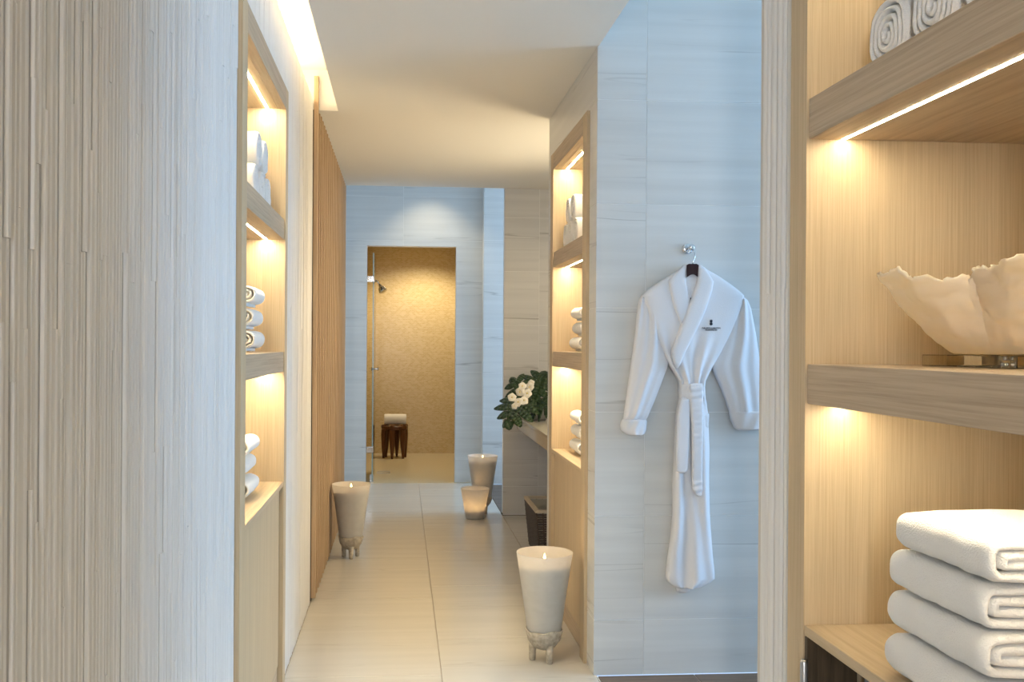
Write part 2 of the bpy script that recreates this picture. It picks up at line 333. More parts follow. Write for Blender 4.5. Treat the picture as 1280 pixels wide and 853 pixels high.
for z0, z1 in zip(rows, rows[1:]):
    for x0, x1 in zip((XR, 0.936, 1.736, 2.536, 3.336, 4.136), (0.936, 1.736, 2.536, 3.336, 4.136, 4.6)): ytile(x0, x1, z0, z1, Y1, wr)
    if z0 < CZ:
        zz = min(z1, CZ)
        if z0 >= ZT_OUT: xtile(Y1+0.0016, YE, z0, zz, XR, wr)
        else:
            xtile(Y1+0.0016, NRo0, z0, zz, XR, wr); xtile(NRo1, YE, z0, zz, XR, wr)
# vanity wall across the far side of the alcove
YV = 6.985
wv = struct('wall_vanity', [(0.764, 2.1, YV+0.0015, 7.10, 0, CZ+0.012), (0.764, 2.1, 7.0, 7.10, CZ, 3.0), (2.0, 2.1, YE, YV, 0, CZ+0.012)], 'grout', 'warm lit veined tile wall behind the vanity counter', 'wall')
for z0, z1 in zip(rows, rows[1:]):
    if z0 < CZ:
        for x0, x1 in ((0.756, 1.02), (1.02, 1.82)): ytile(x0, x1, z0, min(z1, CZ+0.012), YV, wv)
# back wall with the shower doorway
YB = 8.65; DX0, DX1, DZ = -0.319, 0.493, 2.163
wb = struct('wall_back', [(-0.8, DX0-0.004, YB+0.0015, 8.75, 0, 3.0), (DX1+0.004, 0.75, YB+0.0015, 8.75, 0, 3.0), (DX0-0.004, DX1+0.004, YB+0.0015, 8.75, DZ+0.004, 3.0)], 'grout', 'grey blue tiled wall around the shower doorway', 'wall')
for z0, z1 in zip(rows, rows[1:]):
    if z0 >= DZ-0.01 or z1 > DZ:
        zl = max(z0, DZ)
        for x0, x1 in ((-0.79, 0.01), (0.01, 0.736)): ytile(x0, x1, zl, z1, YB, wb)
    if z0 < DZ:
        zh = min(z1, DZ)
        ytile(-0.79, DX0, z0, zh, YB, wb); ytile(DX1, 0.736, z0, zh, YB, wb)
for a in ((DX0-0.003, DX0, 0, DZ), (DX1, DX1+0.003, 0, DZ)): bx('door_jamb_lining', a[0], a[1], YB+0.001, 8.75, a[2], a[3], 'marble_wall', wb)
bx('door_head_lining', DX0, DX1, YB+0.001, 8.75, DZ, DZ+0.003, 'marble_wall', wb)
wp = struct('wall_pier', [(0.738, 3.0, 8.5325, 8.75, 0, 3.0)], 'grout', 'bright daylit tile pier at the far right of the shower wall', 'wall')
for z0, z1 in zip(rows, rows[1:]):
    for x0, x1 in ((0.737, 1.25), (1.25, 2.05), (2.05, 3.0)): ytile(x0, x1, z0, z1, 8.531, wp)
struct('wall_shower', [(-0.46, 0.75, 10.97, 11.1, 0, 2.4), (-0.56, -0.46, 8.75, 11.0, 0, 2.4), (0.75, 0.85, 8.75, 11.0, 0, 2.4)], 'mosaic', 'golden mosaic wall inside the shower', 'wall')
# shells of the daylit rooms, each with a window opening that holds its daylight
struct('wall_side_room', [(4.6, 4.7, -1.6, 1.40, 0, 3.0), (4.6, 4.7, 3.52, 3.7, 0, 3.0), (4.6, 4.7, 1.40, 3.52, 0, 0.58), (4.6, 4.7, 1.40, 3.52, 2.82, 3.0)], 'plain_wall', 'window wall of the side room', 'wall')
struct('wall_far_room', [(3.0, 3.1, 7.0, 7.15, 0, 3.0), (3.0, 3.1, 8.5, 8.75, 0, 3.0), (3.0, 3.1, 7.15, 8.5, 0, 0.25), (3.0, 3.1, 7.15, 8.5, 2.9, 3.0), (2.1, 3.1, 7.0, 7.1, 0, 3.0)], 'plain_wall', 'window wall of the far room', 'wall')

# ------------------------------------------------------------------ built-in niches
UP0, UP1, MD0, MD1, SI0, SI1 = 1.647, 1.720, 1.166, 1.238, 0.745, 0.764
def niche(label, sgn, X, o0, i0, i1, o1, depth, door=True, frame=True):
    """sgn +1: opening looks along +x (left wall); -1: looks along -x (right wall)"""
    t = thing('built_in_niche', label, 'shelving', (X - sgn*depth/2, (i0+i1)/2, 0))
    def b(name, a0, a1, y0, y1, z0, z1, mat, par=t, bev=0.001):       # a: distance behind the wall face
        xs = sorted((X - sgn*a0, X - sgn*a1)); return bx(name, xs[0], xs[1], y0, y1, z0, z1, mat, par, bev)
    e = 0.0006
    b('frame_jamb', -0.012, 0.02, o0+e, i0-0.0185, 0.001, ZT_OUT-e, 'oak_vertical', t, 0); b('frame_jamb', -0.012, 0.02, i1+0.0185, o1-e, 0.001, ZT_OUT-e, 'oak_vertical', t, 0)
    b('frame_head', -0.012, 0.02, i0, i1, ZT_IN, ZT_OUT-e, 'oak_along')
    b('side_panel', -0.012, depth, i0-0.018, i0-e, 0.001, ZT_OUT-e, 'oak_vertical', t, 0); b('side_panel', -0.012, depth, i1+e, i1+0.018, 0.001, ZT_OUT-e, 'oak_vertical', t, 0)
    b('back_panel', depth-0.012, depth, i0, i1, 0.001, ZT_IN, 'oak_vertical')
    top = b('top_panel', 0.021, depth, i0, i1, ZT_IN+e, ZT_OUT-0.01, 'oak_flat')
    s1 = b('shelf', -0.008, depth-0.013, i0, i1, UP0, UP1, 'oak_along'); s2 = b('shelf', -0.008, depth-0.013, i0, i1, MD0, MD1, 'oak_along')
    b('sill', -0.010, depth-0.013, i0, i1, SI0, SI1, 'oak_flat')
    for par, z in ((top, ZT_IN), (s1, UP0), (s2, MD0)):
        b('led_strip', 0.052, 0.059, i0+0.004, i1-0.004, z-0.0006, z+0.0005, 'led' if door else 'led_near', par, 0.0)
    if door:
        b('cupboard_door', 0.004, 0.022, i0+0.002, i1-0.002, 0.092, SI0-0.006, 'oak_vertical'); b('plinth', 0.008, 0.022, i0, i1, 0.001, 0.086, 'oak_along')
    return t
niche('oak shelving niche set in the ribbed left wall with lit shelves', 1, XL, NLo0, NLi0, NLi1, NLo1, 0.36)
niche('oak shelving niche in the tiled right wall between robe and vanity', -1, XR, NRo0, NRi0, NRi1, NRo1, 0.36)
struct('wall_niche_left', [(-0.86, -0.80, NLo0, NLo1, 0, 2.3), (-0.86, -0.63, NLo0-0.03, NLo0-0.002, 0, 2.3), (-0.86, -0.63, NLo1+0.002, NLo1+0.03, 0, 2.3), (-0.86, -0.63, NLo0, NLo1, 2.21, 2.3)], 'plain_wall', 'masonry behind the left niche', 'wall')
# right foreground cabinet block
CI1, CO1, CE = 1.663, 1.735, 1.930; CI0, CO0 = 0.78, 0.713
XB2 = XR + 0.006
wn = struct('wall_right_near', [(XB2, 1.34, CO1, CE, 0, 2.62), (XB2, 1.34, CO0, CO1, ZT_OUT, 2.62), (1.27, 1.34, CO0, CO1, 0, ZT_OUT), (XB2, 1.34, -1.6, CO0, 0, 2.62)], 'reed_joint', 'white ribbed wall end framing the foreground shelves on the right', 'wall')
y = CO1
ws = [0.026, 0.030, 0.020, 0.024, 0.030, 0.022, 0.026]
for w in ws:
    y1 = min(y+w, CE)
    if y1-y > 0.006: reed(y+0.0015, y1-0.0015, 0.0, CZ, XR, -1, wn)
    y = y1
niche('large oak shelving niche in the right foreground with coral bowl and folded towels', -1, XR, CO0, CI0, CI1, CO1, 0.50, door=False)
ap = thing('undercounter_cabinet', 'grey metal cupboard front with steel bar handle under the foreground shelves', 'cabinet', (1.0, 1.25, 0))
bx('body', 0.85, 1.22, 0.86, 1.60, 0.03, 0.735, 'steel_door', ap, 0.004)
d = bx('door', 0.828, 0.848, 0.84, 1.632, 0.03, 0.735, 'steel_door', ap, 0.004)
hx, hy = 0.722, 1.640
m = MB(); m.tube([(hx, hy, 0.30), (hx, hy, 0.704), (hx, hy, 0.709)], [0.0068, 0.0068, 0.005], 14)
for hz in (0.66, 0.34): m.tube([(hx, hy, hz), (hx+0.06, hy-0.003, hz), (0.835, hy-0.02, hz)], 0.004, 8)
m.build('handle', 'steel', d, True)
bx('side_liner', 0.733, 0.826, CI1-0.012, CI1-0.001, 0.002, SI0-0.001, 'dark_brown', ap)

# ------------------------------------------------------------------ towels
def jitter(p, a, s=30.0):
    n = noise.noise_vector(Vector(p)*s); return (p[0]+n.x*a, p[1]+n.y*a, p[2]+n.z*a)
def ribbon(path, th, ext, conv, amp=0.0015, fall=0.010, nring=12):
    """thick spiral ribbon (a towel's layers) drawn out along an axis; conv(a, b, t) gives world points"""
    n = len(path); nor = []
    for i in range(n):
        a = path[max(i-1, 0)]; b = path[min(i+1, n-1)]; d = Vector((b[0]-a[0], b[1]-a[1])); d.normalize(); nor.append((-d.y, d.x))
    ts = [(0, 0.25), (fall*0.3, 0.7), (fall, 1.0)] + [(fall+(ext-2*fall)*k/nring, 1.0) for k in range(1, nring)] + [(ext-fall, 1.0), (ext-fall*0.3, 0.7), (ext, 0.25)]
    m = MB(); rings = []
    for t, k in ts:
        h = th/2*k
        out = [(path[i][0]+nor[i][0]*h, path[i][1]+nor[i][1]*h) for i in range(n)] + [(path[i][0]-nor[i][0]*h, path[i][1]-nor[i][1]*h) for i in reversed(range(n))]
        rings.append([jitter(conv(a, b, t), amp) for a, b in out])
    m.loft(rings, cap=False)
    N2 = 2*n
    for base, rev in ((0, True), ((len(ts)-1)*N2, False)):
        for i in range(n-1):
            f = (base+i, base+i+1, base+N2-2-i, base+N2-1-i); m.f.append(f[::-1] if rev else f)
    return m
def spiral(R, pitch, turns, ax=1.0, az=1.0, L=0.0, per=22, phase=-PI/2, direction=1):
    pts = []; n = int(turns*per)
    for i in range(n+1):
        th = -2*PI*turns*(1-i/n); r = R - pitch*0.5 - pitch*turns*(1-i/n); r = max(r, pitch*0.25)
        c, s = math.cos(direction*th+phase), math.sin(direction*th+phase)
        sq = math.copysign(abs(s)**(0.62 if L else 0.86), s); pts.append((r*c*ax + L*max(-1, min(1, 2.2*c)), r*sq*az))
    return pts
def rolled(label, group, c, R, length, axis, turns=3.2, pitch=0.011, ax=1.0, az=1.0, direction=1):
    """c: middle of the near/front end of the roll; axis 'x+','x-','y'"""
    if axis == 'y': conv = lambda a, b, t: (c[0]+a, c[1]+t, c[2]+b)
    elif axis == 'x-': conv = lambda a, b, t: (c[0]-t, c[1]+a, c[2]+b)
    else: conv = lambda a, b, t: (c[0]+t, c[1]+a, c[2]+b)
    m = ribbon(spiral(R, pitch, turns, ax, az, direction=direction), pitch*0.93, length, conv, 0.0022, 0.012, 6)
    o = m.build('rolled_towel', 'terry', None, True, at=(c[0], c[1], c[2]-R*az))
    return setp(o, label, 'towel', group)
def stack3(xc, yc, z, side, where, grp, R=0.0385, L=0.22):
    for i, nm in enumerate(('bottom', 'middle', 'top')):
        dx = (0.004, -0.006, 0.003)[i]*(1 if side > 0 else -1); az = (1.0, 0.97, 0.95)[i]
        rolled(f'{nm} of three rolled hand towels stacked on {where}', grp, (xc+dx+random.uniform(-0.003, 0.003), yc+(0, 0.01, -0.005)[i], z+R+i*R*1.93), R, L, 'y', 3.1, 0.0115, 1.18, az, side)
stack3(XL-0.072, 3.12, MD1+0.0025, 1, 'the left niche middle shelf', 'hand towels stacked in the left niche')
stack3(XL-0.070, 3.02, SI1+0.0025, 1, 'the left niche bottom sill', 'hand towels stacked in the left niche', 0.035)
stack3(XR+0.082, 4.19, MD1+0.0025, -1, 'the right niche middle shelf', 'hand towels stacked in the right niche', 0.036)
stack3(XR+0.080, 4.19, SI1+0.0025, -1, 'the right niche bottom sill', 'hand towels stacked in the right niche', 0.035)
def pyramid(x, ys, z, R, axis, where, grp, L=0.28):
    names = ('far end', 'second from far end', 'third from far end', 'near end')
    for i, y in enumerate(ys): rolled(f'rolled towel, {names[i]} of bottom row, {where}', grp, (x, y, z+R), R, L, axis, 4.3, 0.0125, 1.0, 1.0)
    for i, (a, b) in enumerate(zip(ys, ys[1:])):
        dz = math.sqrt(max(0, (2*R)**2 - ((a-b)/2)**2))
        rolled(f'rolled towel, {names[i]} of upper row, {where}', grp, (x, (a+b)/2, z+R+dz+0.001), R, L, axis, 4.3, 0.0125, 1.0, 1.0)
pyramid(XL-0.035, (3.385, 3.246, 3.107), UP1+0.0025, 0.068, 'x-', 'the left niche top shelf', 'rolled towels on the left niche top shelf')
pyramid(XR+0.035, (4.484, 4.351, 4.218), UP1+0.0025, 0.066, 'x+', 'the right niche top shelf', 'rolled towels on the right niche top shelf')
pyramid(XR+0.055, (1.513, 1.377, 1.241), UP1+0.0025, 0.067, 'x+', 'the foreground top shelf', 'rolled towels on the foreground top shelf', 0.34)
# folded bath towels in the foreground
z = SI1 + 0.003
for i, (x0, y0, y1, nm) in enumerate(((0.742, 1.17, 1.412, 'bottom'), (0.753, 1.175, 1.425, 'second lowest'), (0.753, 1.18, 1.420, 'second highest'), (0.752, 1.165, 1.405, 'topmost'))):
    hh = 0.0352; Lx = 0.15; xc = x0 + hh + Lx
    path = spiral(hh, 0.0155 if i < 3 else 0.017, 1.75, 1.0, 1.0, Lx, per=56, phase=-PI/2+0.2, direction=1)
    zc = z + hh
    def conv(a, b, t, xc=xc, y0=y0, zc=zc, i=i):
        x = xc + a; yv = y0 + t
        sag = 0.002*math.sin(x*23+i*2)*math.sin(yv*17+i)
        return (x, yv, max(zc + b*1.0 + (sag if b > 0 else 0), zc-hh+0.0005))
    m = ribbon(path, 0.0148, y1-y0, conv, 0.0026, 0.016, 26)
    setp(m.build('folded_towel', 'terry', None, True, at=(xc, y0, z)), f'{nm} folded white bath towel in the foreground stack of four', 'towel', 'folded bath towels in the right foreground')
    z += 0.0638

# ------------------------------------------------------------------ coral bowl on its acrylic stand
bc = Vector((0.995, 1.43, MD1)); 
st = thing('bowl_stand', 'clear acrylic block stand with steel bolts under the coral bowl', 'stand', (bc.x, bc.y, MD1))
bx('acrylic_block', 0.875, 0.995, 1.50, 1.53, MD1+0.0005, MD1+0.0195, 'acrylic', st, 0.001)
bx('acrylic_block', 0.90, 1.13, 1.33, 1.36, MD1+0.0005, MD1+0.0195, 'acrylic', st, 0.001)
bx('acrylic_block', 0.90, 0.93, 1.361, 1.499, MD1+0.0005, MD1+0.0195, 'acrylic', st, 0.001)
for px, py in ((0.925, 1.385), (0.985, 1.385), (1.10, 1.385)):
    m = MB(); m.tube([(px, py, MD1+0.0005), (px, py, MD1+0.012)], 0.0070, 12); m.tube([(px, py, MD1+0.013), (px, py, MD1+0.0200)], 0.0035, 8); m.build('bolt', 'chrome', st, True)
# shell outline: (angle, rim radius, rim height); angle 0 = +x, pi = towards the corridor
ctl = [(0, 0.19, 0.17), (40, 0.20, 0.13), (75, 0.18, 0.12), (110, 0.185, 0.115), (140, 0.19, 0.112), (162, 0.205, 0.128), (174, 0.222, 0.158), (184, 0.225, 0.160), (192, 0.212, 0.148), (200, 0.198, 0.141), (207, 0.188, 0.140), (211, 0.186, 0.156), (224, 0.188, 0.160), (230, 0.205, 0.166), (238, 0.20, 0.168), (268, 0.185, 0.17), (285, 0.20, 0.19), (320, 0.20, 0.18), (360, 0.19, 0.17)]
def rim(a):
    a = a % 360
    for (a0, r0, h0), (a1, r1, h1) in zip(ctl, ctl[1:]):
        if a0 <= a <= a1:
            k = (a-a0)/(a1-a0); k = k*k*(3-2*k); return r0+(r1-r0)*k, h0+(h1-h0)*k
m = MB(); rings = []
NA, NT = 360, 48
for j in range(NT+1):
    tt = j/NT; r_ = []
    for i in range(NA):
        a = 360*i/NA; R, hh = rim(a); ar = math.radians(a)
        g_ = lambda a0, w: math.exp(-((a-a0)/w)**2); fold = 0.010*math.sin(ar*6+1.3)*tt**1.5 + 0.006*math.sin(ar*11+0.5)*tt + 0.030*tt*(1-0.35*tt)*g_(232-10*(1-tt), 9) - 0.020*tt*g_(205, 9) + 0.014*tt*g_(192, 5)
        rb = 0.100 + 0.008*math.sin(ar*5)
        rr = rb + (R-rb)*(tt**0.85) + fold*0.9
        zz = 0.0275 + (hh*0.97-0.0275)*tt**1.05
        p = Vector((bc.x + rr*math.cos(ar)*1.0, bc.y + rr*math.sin(ar)*0.92, bc.z + zz))
        nz = noise.noise_vector(p*22)*0.007*tt + noise.noise_vector(p*60)*0.0032*(0.3+tt)
        if j == NT: nz += noise.noise_vector(p*140)*0.006
        r_.append(p + nz)
    rings.append(r_)
bot = [[bc + Vector((0.001*math.cos(2*PI*i/NA), 0.001*math.sin(2*PI*i/NA), 0.028)) for i in range(NA)]]
m.loft(bot + rings, cap=False)
o = m.build('coral_bowl', 'coral_shell', None, True, at=(bc.x, bc.y, MD1+0.0275))
so = o.modifiers.new('thick', 'SOLIDIFY'); so.thickness = 0.006; so.offset = 1
setp(o, 'ruffled cream coral shell bowl on the foreground middle shelf', 'bowl')

# ------------------------------------------------------------------ robe
YR = Y1 - 0.004
def rows_loft(rows, yb, T, nrow=4, ncol=20, p=2.4, fold=None, back=0.012, Tv=None):
    """rows: pixel (v, u_left, u_right) on the robe's plane; a padded cloth body: rounded front, flatter back"""
    R = []
    for (a, b) in zip(rows, rows[1:]):
        for k in range(nrow): f = k/nrow; R.append(tuple(a[i]+(b[i]-a[i])*f for i in range(3)))
    R.append(rows[-1]); rings = []; n = len(R)
    for i, (v, ul, ur) in enumerate(R):
        A = on_y(ul, v, yb); B = on_y(ur, v, yb); ring = []
        e = min(1.0, 0.35+0.65*min(i, n-1-i)/3.0)
        for k in range(ncol+1):
            s = k/ncol; q = abs(2*s-1); d = (1-q**p)**(1/p) if q < 1 else 0
            fo = fold(s, v) if fold else 0
            P = A.lerp(B, s); ring.append((P.x, yb - (T*(Tv(v) if Tv else 1)*d + fo*d)*e, P.z))
        for k in range(ncol-1, 0, -1):
            s = k/ncol; P = A.lerp(B, s); ring.append((P.x, yb + back*(1-abs(2*s-1)**3), P.z))
        rings.append(ring)
    return MB().loft(rings)
rb = thing('bathrobe', 'white shawl collar bathrobe with tied belt hanging on the pale tile wall', 'bathrobe', (1.115, Y1-0.04, 0.32))
yb = Y1 - 0.022
body = [(331, 856, 873), (338, 847, 882), (346, 834, 897), (355, 820, 911), (363, 808, 922), (370, 801, 930), (380, 803, 928), (400, 809, 920), (420, 817, 911), (440, 826, 900), (452, 832, 893), (460, 837, 888), (468, 842, 884), (476, 847, 880), (484, 848, 879), (498, 848, 880),
        (520, 844, 883), (560, 842, 885), (600, 840.5, 885), (640, 840, 886), (670, 838, 888), (695, 834, 890), (714, 832, 892), (722, 831.5, 892), (727, 834, 886), (731, 839, 877), (735, 846, 868)]
def bf(s, v):
    a = 0.0
    if v > 500: a = 0.008*math.sin(s*9+v*0.012) + 0.005*math.sin(s*17-v*0.02)
    elif v > 390: a = min(1, (v-390)/60)*(0.006*math.sin(s*19+(v-400)*0.03) + 0.004*math.sin(s*31))
    return a
bo = rows_loft(body, yb, 0.040, 5, 44, 4.5, bf).build('body', 'robe_cloth', rb, True)
rows_loft([(722, 846, 866), (730, 845, 864), (738, 845, 862), (741, 848, 858)], yb+0.006, 0.022, 3, 14, 3.0, None, 0.008).build('back_hem', 'robe_cloth', rb, True)
sf = lambda s, v: 0.005*math.sin(s*10+v*0.02) + 0.003*math.sin(s*21+v*0.035)
sL = [(369, 803, 812), (374, 799, 818), (384, 797, 825), (400, 795, 829), (420, 793, 832), (440, 790.5, 834), (453, 788.5, 835.5), (460, 787.5, 834), (470, 786, 830), (485, 784, 824), (500, 782, 818), (515, 780, 811), (530, 778, 805)]
sR = [(371, 920, 929), (376, 914, 933.5), (386, 908, 938), (400, 905, 941), (420, 900, 945), (440, 893, 948), (455, 888.5, 950), (463, 890, 951), (470, 893, 952), (485, 900, 954), (500, 906, 955), (515, 911, 956), (525, 914, 957)]
rows_loft(sL, yb+0.003, 0.036, 4, 28, 3.0, sf, 0.012, lambda v: 0.80+0.20*max(0, min(1, (v-372)/85))).build('sleeve', 'robe_cloth', rb, True)
rows_loft(sR, yb+0.003, 0.036, 4, 28, 3.0, sf, 0.012, lambda v: 0.80+0.20*max(0, min(1, (v-372)/85))).build('sleeve', 'robe_cloth', rb, True)
cf = lambda s, v: 0.003*math.sin(s*16+v*0.2)
rows_loft([(523, 779, 806), (526, 776.5, 808), (532, 775, 808), (538, 776, 807), (542, 781, 805), (544.5, 787, 801)], yb+0.004, 0.046, 4, 24, 2.2, cf, 0.014).build('cuff', 'robe_cloth', rb, True)
rows_loft([(512, 912, 955), (516, 911, 958), (523, 912, 960), (530, 915, 960), (535, 917, 958), (538, 922, 950)], yb+0.004, 0.046, 4, 24, 2.2, cf, 0.014).build('cuff', 'robe_cloth', rb, True)
lapL = [(331, 855, 858.5), (338, 847.5, 858), (345, 840, 857.5), (352, 835, 857.5), (362, 836, 859), (372, 838, 861), (384, 841, 862), (397, 846.5, 858), (410, 851.5, 853)]
lapR = [(331, 872, 876), (338, 871.5, 882), (345, 871, 887.5), (353, 870, 892), (362, 867, 890.5), (374, 862.5, 887), (390, 856.5, 881.5), (410, 849, 872.5), (430, 841.5, 862), (440, 838.5, 857), (447, 839, 853.5), (454, 841.5, 850.5), (461, 845, 847)]
rows_loft(lapL, yb-0.034, 0.014, 4, 16, 3.5, None, 0.0).build('lapel', 'robe_cloth', rb, True)
rows_loft(lapR, yb-0.038, 0.018, 4, 16, 3.5, None, 0.0).build('lapel', 'robe_cloth', rb, True)
bt = rows_loft([(478.5, 849, 878), (481, 847.5, 879), (488, 847, 880), (495, 847.5, 880), (499, 850, 878.5), (500.5, 853, 877)], yb, 0.052, 4, 24, 2.4, lambda s, v: 0.003*math.sin(s*13+v*.3), 0.014).build('belt', 'robe_cloth', rb, True)
rows_loft([(497, 852, 861), (503, 849, 862), (520, 845.5, 862.5), (560, 844, 861.5), (580, 844.3, 860.5), (588, 845, 859.5), (592, 848, 856)], yb-0.040, 0.012, 5, 12, 3.5, None, 0.0).build('belt_tail', 'robe_cloth', bt, True)
rows_loft([(479.5, 861, 878), (486, 860.5, 879), (500, 861, 879), (530, 863.5, 879), (560, 864, 878.5), (600, 864, 878), (612, 865, 878), (618, 868.5, 876.5), (620, 871, 875)], yb-0.044, 0.013, 9, 12, 3.5, lambda s, v: 0.0035*math.sin(v*0.75+s*2.5), 0.0).build('belt_tail', 'robe_cloth', bt, True)
rows_loft([(517, 870, 886.3), (520, 870, 886.5), (533, 870, 885.8), (535, 870, 885)], yb-0.034, 0.008, 3, 8, 5, None, 0.0).build('pocket', 'robe_cloth', rb, True)
# embroidered crest and lettering, raised thread on the chest
def text_mesh(s, size):
    c = bpy.data.curves.new('embroidered_text', 'FONT'); c.body = s; c.size = size; c.align_x = 'CENTER'; c.extrude = 0.0006; c.offset = 0.00008
    o = bpy.data.objects.new('tmp', c); COL.objects.link(o); dg = bpy.context.evaluated_depsgraph_get(); me = bpy.data.meshes.new_from_object(o.evaluated_get(dg)); bpy.data.objects.remove(o); bpy.data.curves.remove(c); return me
emb = None
def place_text(s, u, v, width, name):
    me = text_mesh(s, 0.01); xs = [q.co.x for q in me.vertices]; k = width/(max(xs)-min(xs))
    P = on_y(u, v, yb-0.0435)
    for q in me.vertices: q.co = Vector((q.co.x*k, -q.co.z, q.co.y*k*1.05)) + P - ORG[bo.name]
    return link(name, me, 'thread', bo, False, ORG[bo.name])
place_text('THE RITZ-CARLTON', 889, 411.2, 0.072, 'embroidered_text')
place_text('RESIDENCES', 889, 413.6, 0.045, 'embroidered_text')
P = on_y(889, 403.8, yb-0.0435); m = MB()
def blob(cx, cz, rx, rz, n=14): m.loft([[(P.x+cx+rx*k*math.cos(2*PI*i/n), P.y-yo, P.z+cz+rz*k*math.sin(2*PI*i/n)) for i in range(n)] for k, yo in ((1, 0), (0.8, 0.001), (0.4, 0.0014))])
blob(0, -0.0042, 0.0062, 0.0056); blob(0, 0.0050, 0.0054, 0.0046); blob(-0.0035, 0.0098, 0.0017, 0.0022, 8); blob(0, 0.0105, 0.0017, 0.0026, 8); blob(0.0035, 0.0098, 0.0017, 0.0022, 8)
m.build('embroidered_crest', 'thread', bo)
P = on_y(864.5, 374, yb-0.043); bx('neck_label', P.x-0.005, P.x+0.005, P.y-0.0005, P.y+0.001, P.z-0.005, P.z+0.005, 'thread', bo)
# hanger
hp = on_y(865.5, 338, yb-0.03); hg = thing('coat_hanger', 'dark wooden coat hanger with chrome hook inside the robe collar', 'hanger', (hp.x, Y1-0.05, hp.z))
m = MB(); pl = [(858.3, 347), (858.2, 331.5), (861, 330), (871, 330), (873.5, 331.5), (872.2, 346.5), (869, 344), (866.5, 343), (863.5, 343.6), (860.5, 345.5)]
m.loft([[tuple(on_y(u, v, yy_)) for u, v in pl] for yy_ in (yb-0.0315, yb-0.050)]); m.build('shoulder_bar', 'hanger_wood', hg)
q = lambda u, v, dy: tuple(on_y(u, v, Y1-dy))
m = MB(); m.tube([q(866, 331, 0.05), q(866, 328, 0.05), q(867.6, 324.5, 0.05), q(869, 320.5, 0.05), q(868.6, 316, 0.048), q(866, 313.2, 0.047), q(862.6, 313.2, 0.047), q(860.5, 315, 0.047)], 0.0022, 8); m.build('hook_wire', 'chrome', hg, True)
hk = thing('wall_hook', 'round chrome wall hook holding the bathrobe', 'hook', tuple(on_y(859, 312, Y1)))
c = on_y(858.8, 311.5, Y1)
def disc(m, c, prof, n=24): m.loft([[(c.x+r*math.cos(2*PI*k/n), c.y-dy, c.z+r*math.sin(2*PI*k/n)) for k in range(n)] for r, dy in prof])
m = MB(); disc(m, c, ((0.0205, 0.0003), (0.0205, 0.006), (0.0185, 0.0095), (0.010, 0.0105))); m.build('rosette', 'chrome', hk, True)
m = MB(); disc(m, c, ((0.0055, 0.010), (0.0045, 0.030), (0.0045, 0.052), (0.0105, 0.056), (0.0115, 0.064), (0.006, 0.068))); m.build('knob', 'chrome', hk, True)

# ------------------------------------------------------------------ candles
def flame_wick(t, c, par, power):
    m = MB(); m.tube([(c[0], c[1], c[2]-0.002), (c[0], c[1], c[2]+0.008)], 0.0015, 6); m.build('wick', 'wick', par)
    m = MB(); m.tube([(c[0], c[1], c[2]+0.006+z) for z in (0, 0.004, 0.010, 0.018, 0.027, 0.032)], [0.001, 0.0045, 0.0058, 0.0042, 0.0018, 0.0003], 10); m.build('flame', 'flame', par, True)
    l = bpy.data.lights.new('candle_light', 'POINT'); l.energy = power; l.color = (1.0, 0.58, 0.22); l.shadow_soft_size = 0.006
    o = bpy.data.objects.new('candle_light', l); COL.objects.link(o); o.location = (c[0], c[1], c[2]+0.052)
def tall_candle(label, x, y, rot, wax_z, power=0.06, rimz=0.436):
    t = thing('candle_vase', label, 'candle', (x, y, 0), 'tall candle vases along the corridor')
    c = (x, y, 0)
    m = MB(); m.lathe(c, [(0.0, 0.112), (0.058, 0.112), (0.066, 0.118), (0.070, 0.135), (0.091, 0.285), (0.113, rimz-0.003), (0.1135, rimz), (0.1115, rimz), (0.1105, rimz-0.004), (0.089, 0.285), (0.068, 0.137), (0.060, 0.121), (0.0, 0.119)], 40)
    m.build('glass_cup', 'frosted_glass', t, True)
    rw = 0.068 + (0.1105-0.068)*(wax_z-0.137)/(rimz-0.141) - 0.004
    m = MB(); m.lathe(c, [(0.0, 0.122), (0.058, 0.123), (0.064, 0.14), (rw-0.002, wax_z-0.004), (rw-0.005, wax_z), (0.0, wax_z-0.004)], 36); w = m.build('wax_candle', 'wax', t, True)
    flame_wick(t, (x, y, wax_z), w, power)
    jag = lambda f, r, z: (0.003*math.sin(f*2*PI*3+rot)+0.0025*math.sin(f*2*PI*7+rot*2)) if z > 0.115 else 0
    m = MB(); m.lathe(c, [(0.0, 0.045), (0.022, 0.047), (0.045, 0.058), (0.065, 0.085), (0.0765, 0.126), (0.0735, 0.131), (0.0705, 0.126), (0.0675, 0.109), (0.03, 0.108), (0.0, 0.108)], 40, jag); sbw = m.build('stone_bowl', 'stone_bowl', t, True)
    for k in range(3):
        a = rot + 2*PI*k/3; lx, ly = x+0.046*math.cos(a), y+0.046*math.sin(a)
        m = MB(); m.tube([(lx, ly, 0.075), (lx, ly, 0.03), (lx, ly, 0.004), (lx, ly, 0.0003)], [0.016, 0.0135, 0.0125, 0.0105], 12); m.build('leg', 'stone_bowl', t, True)
tall_candle('tall frosted candle vase on stone feet nearest the viewer, below the robe niche', 0.579, 3.765, -PI/2+0.35, 0.392)
tall_candle('tall frosted candle vase on stone feet beside the oak slats on the left', -0.293, 5.645, -PI/2+0.1, 0.400)
tall_candle('tall frosted candle vase on stone feet behind the short candle cup', 0.612, 7.06, -PI/2+0.5, 0.400)
t = thing('candle_cup', 'short frosted candle cup glowing in front of the far tall vase', 'candle', (0.541, 6.87, 0))
c = (0.541, 6.87, 0)
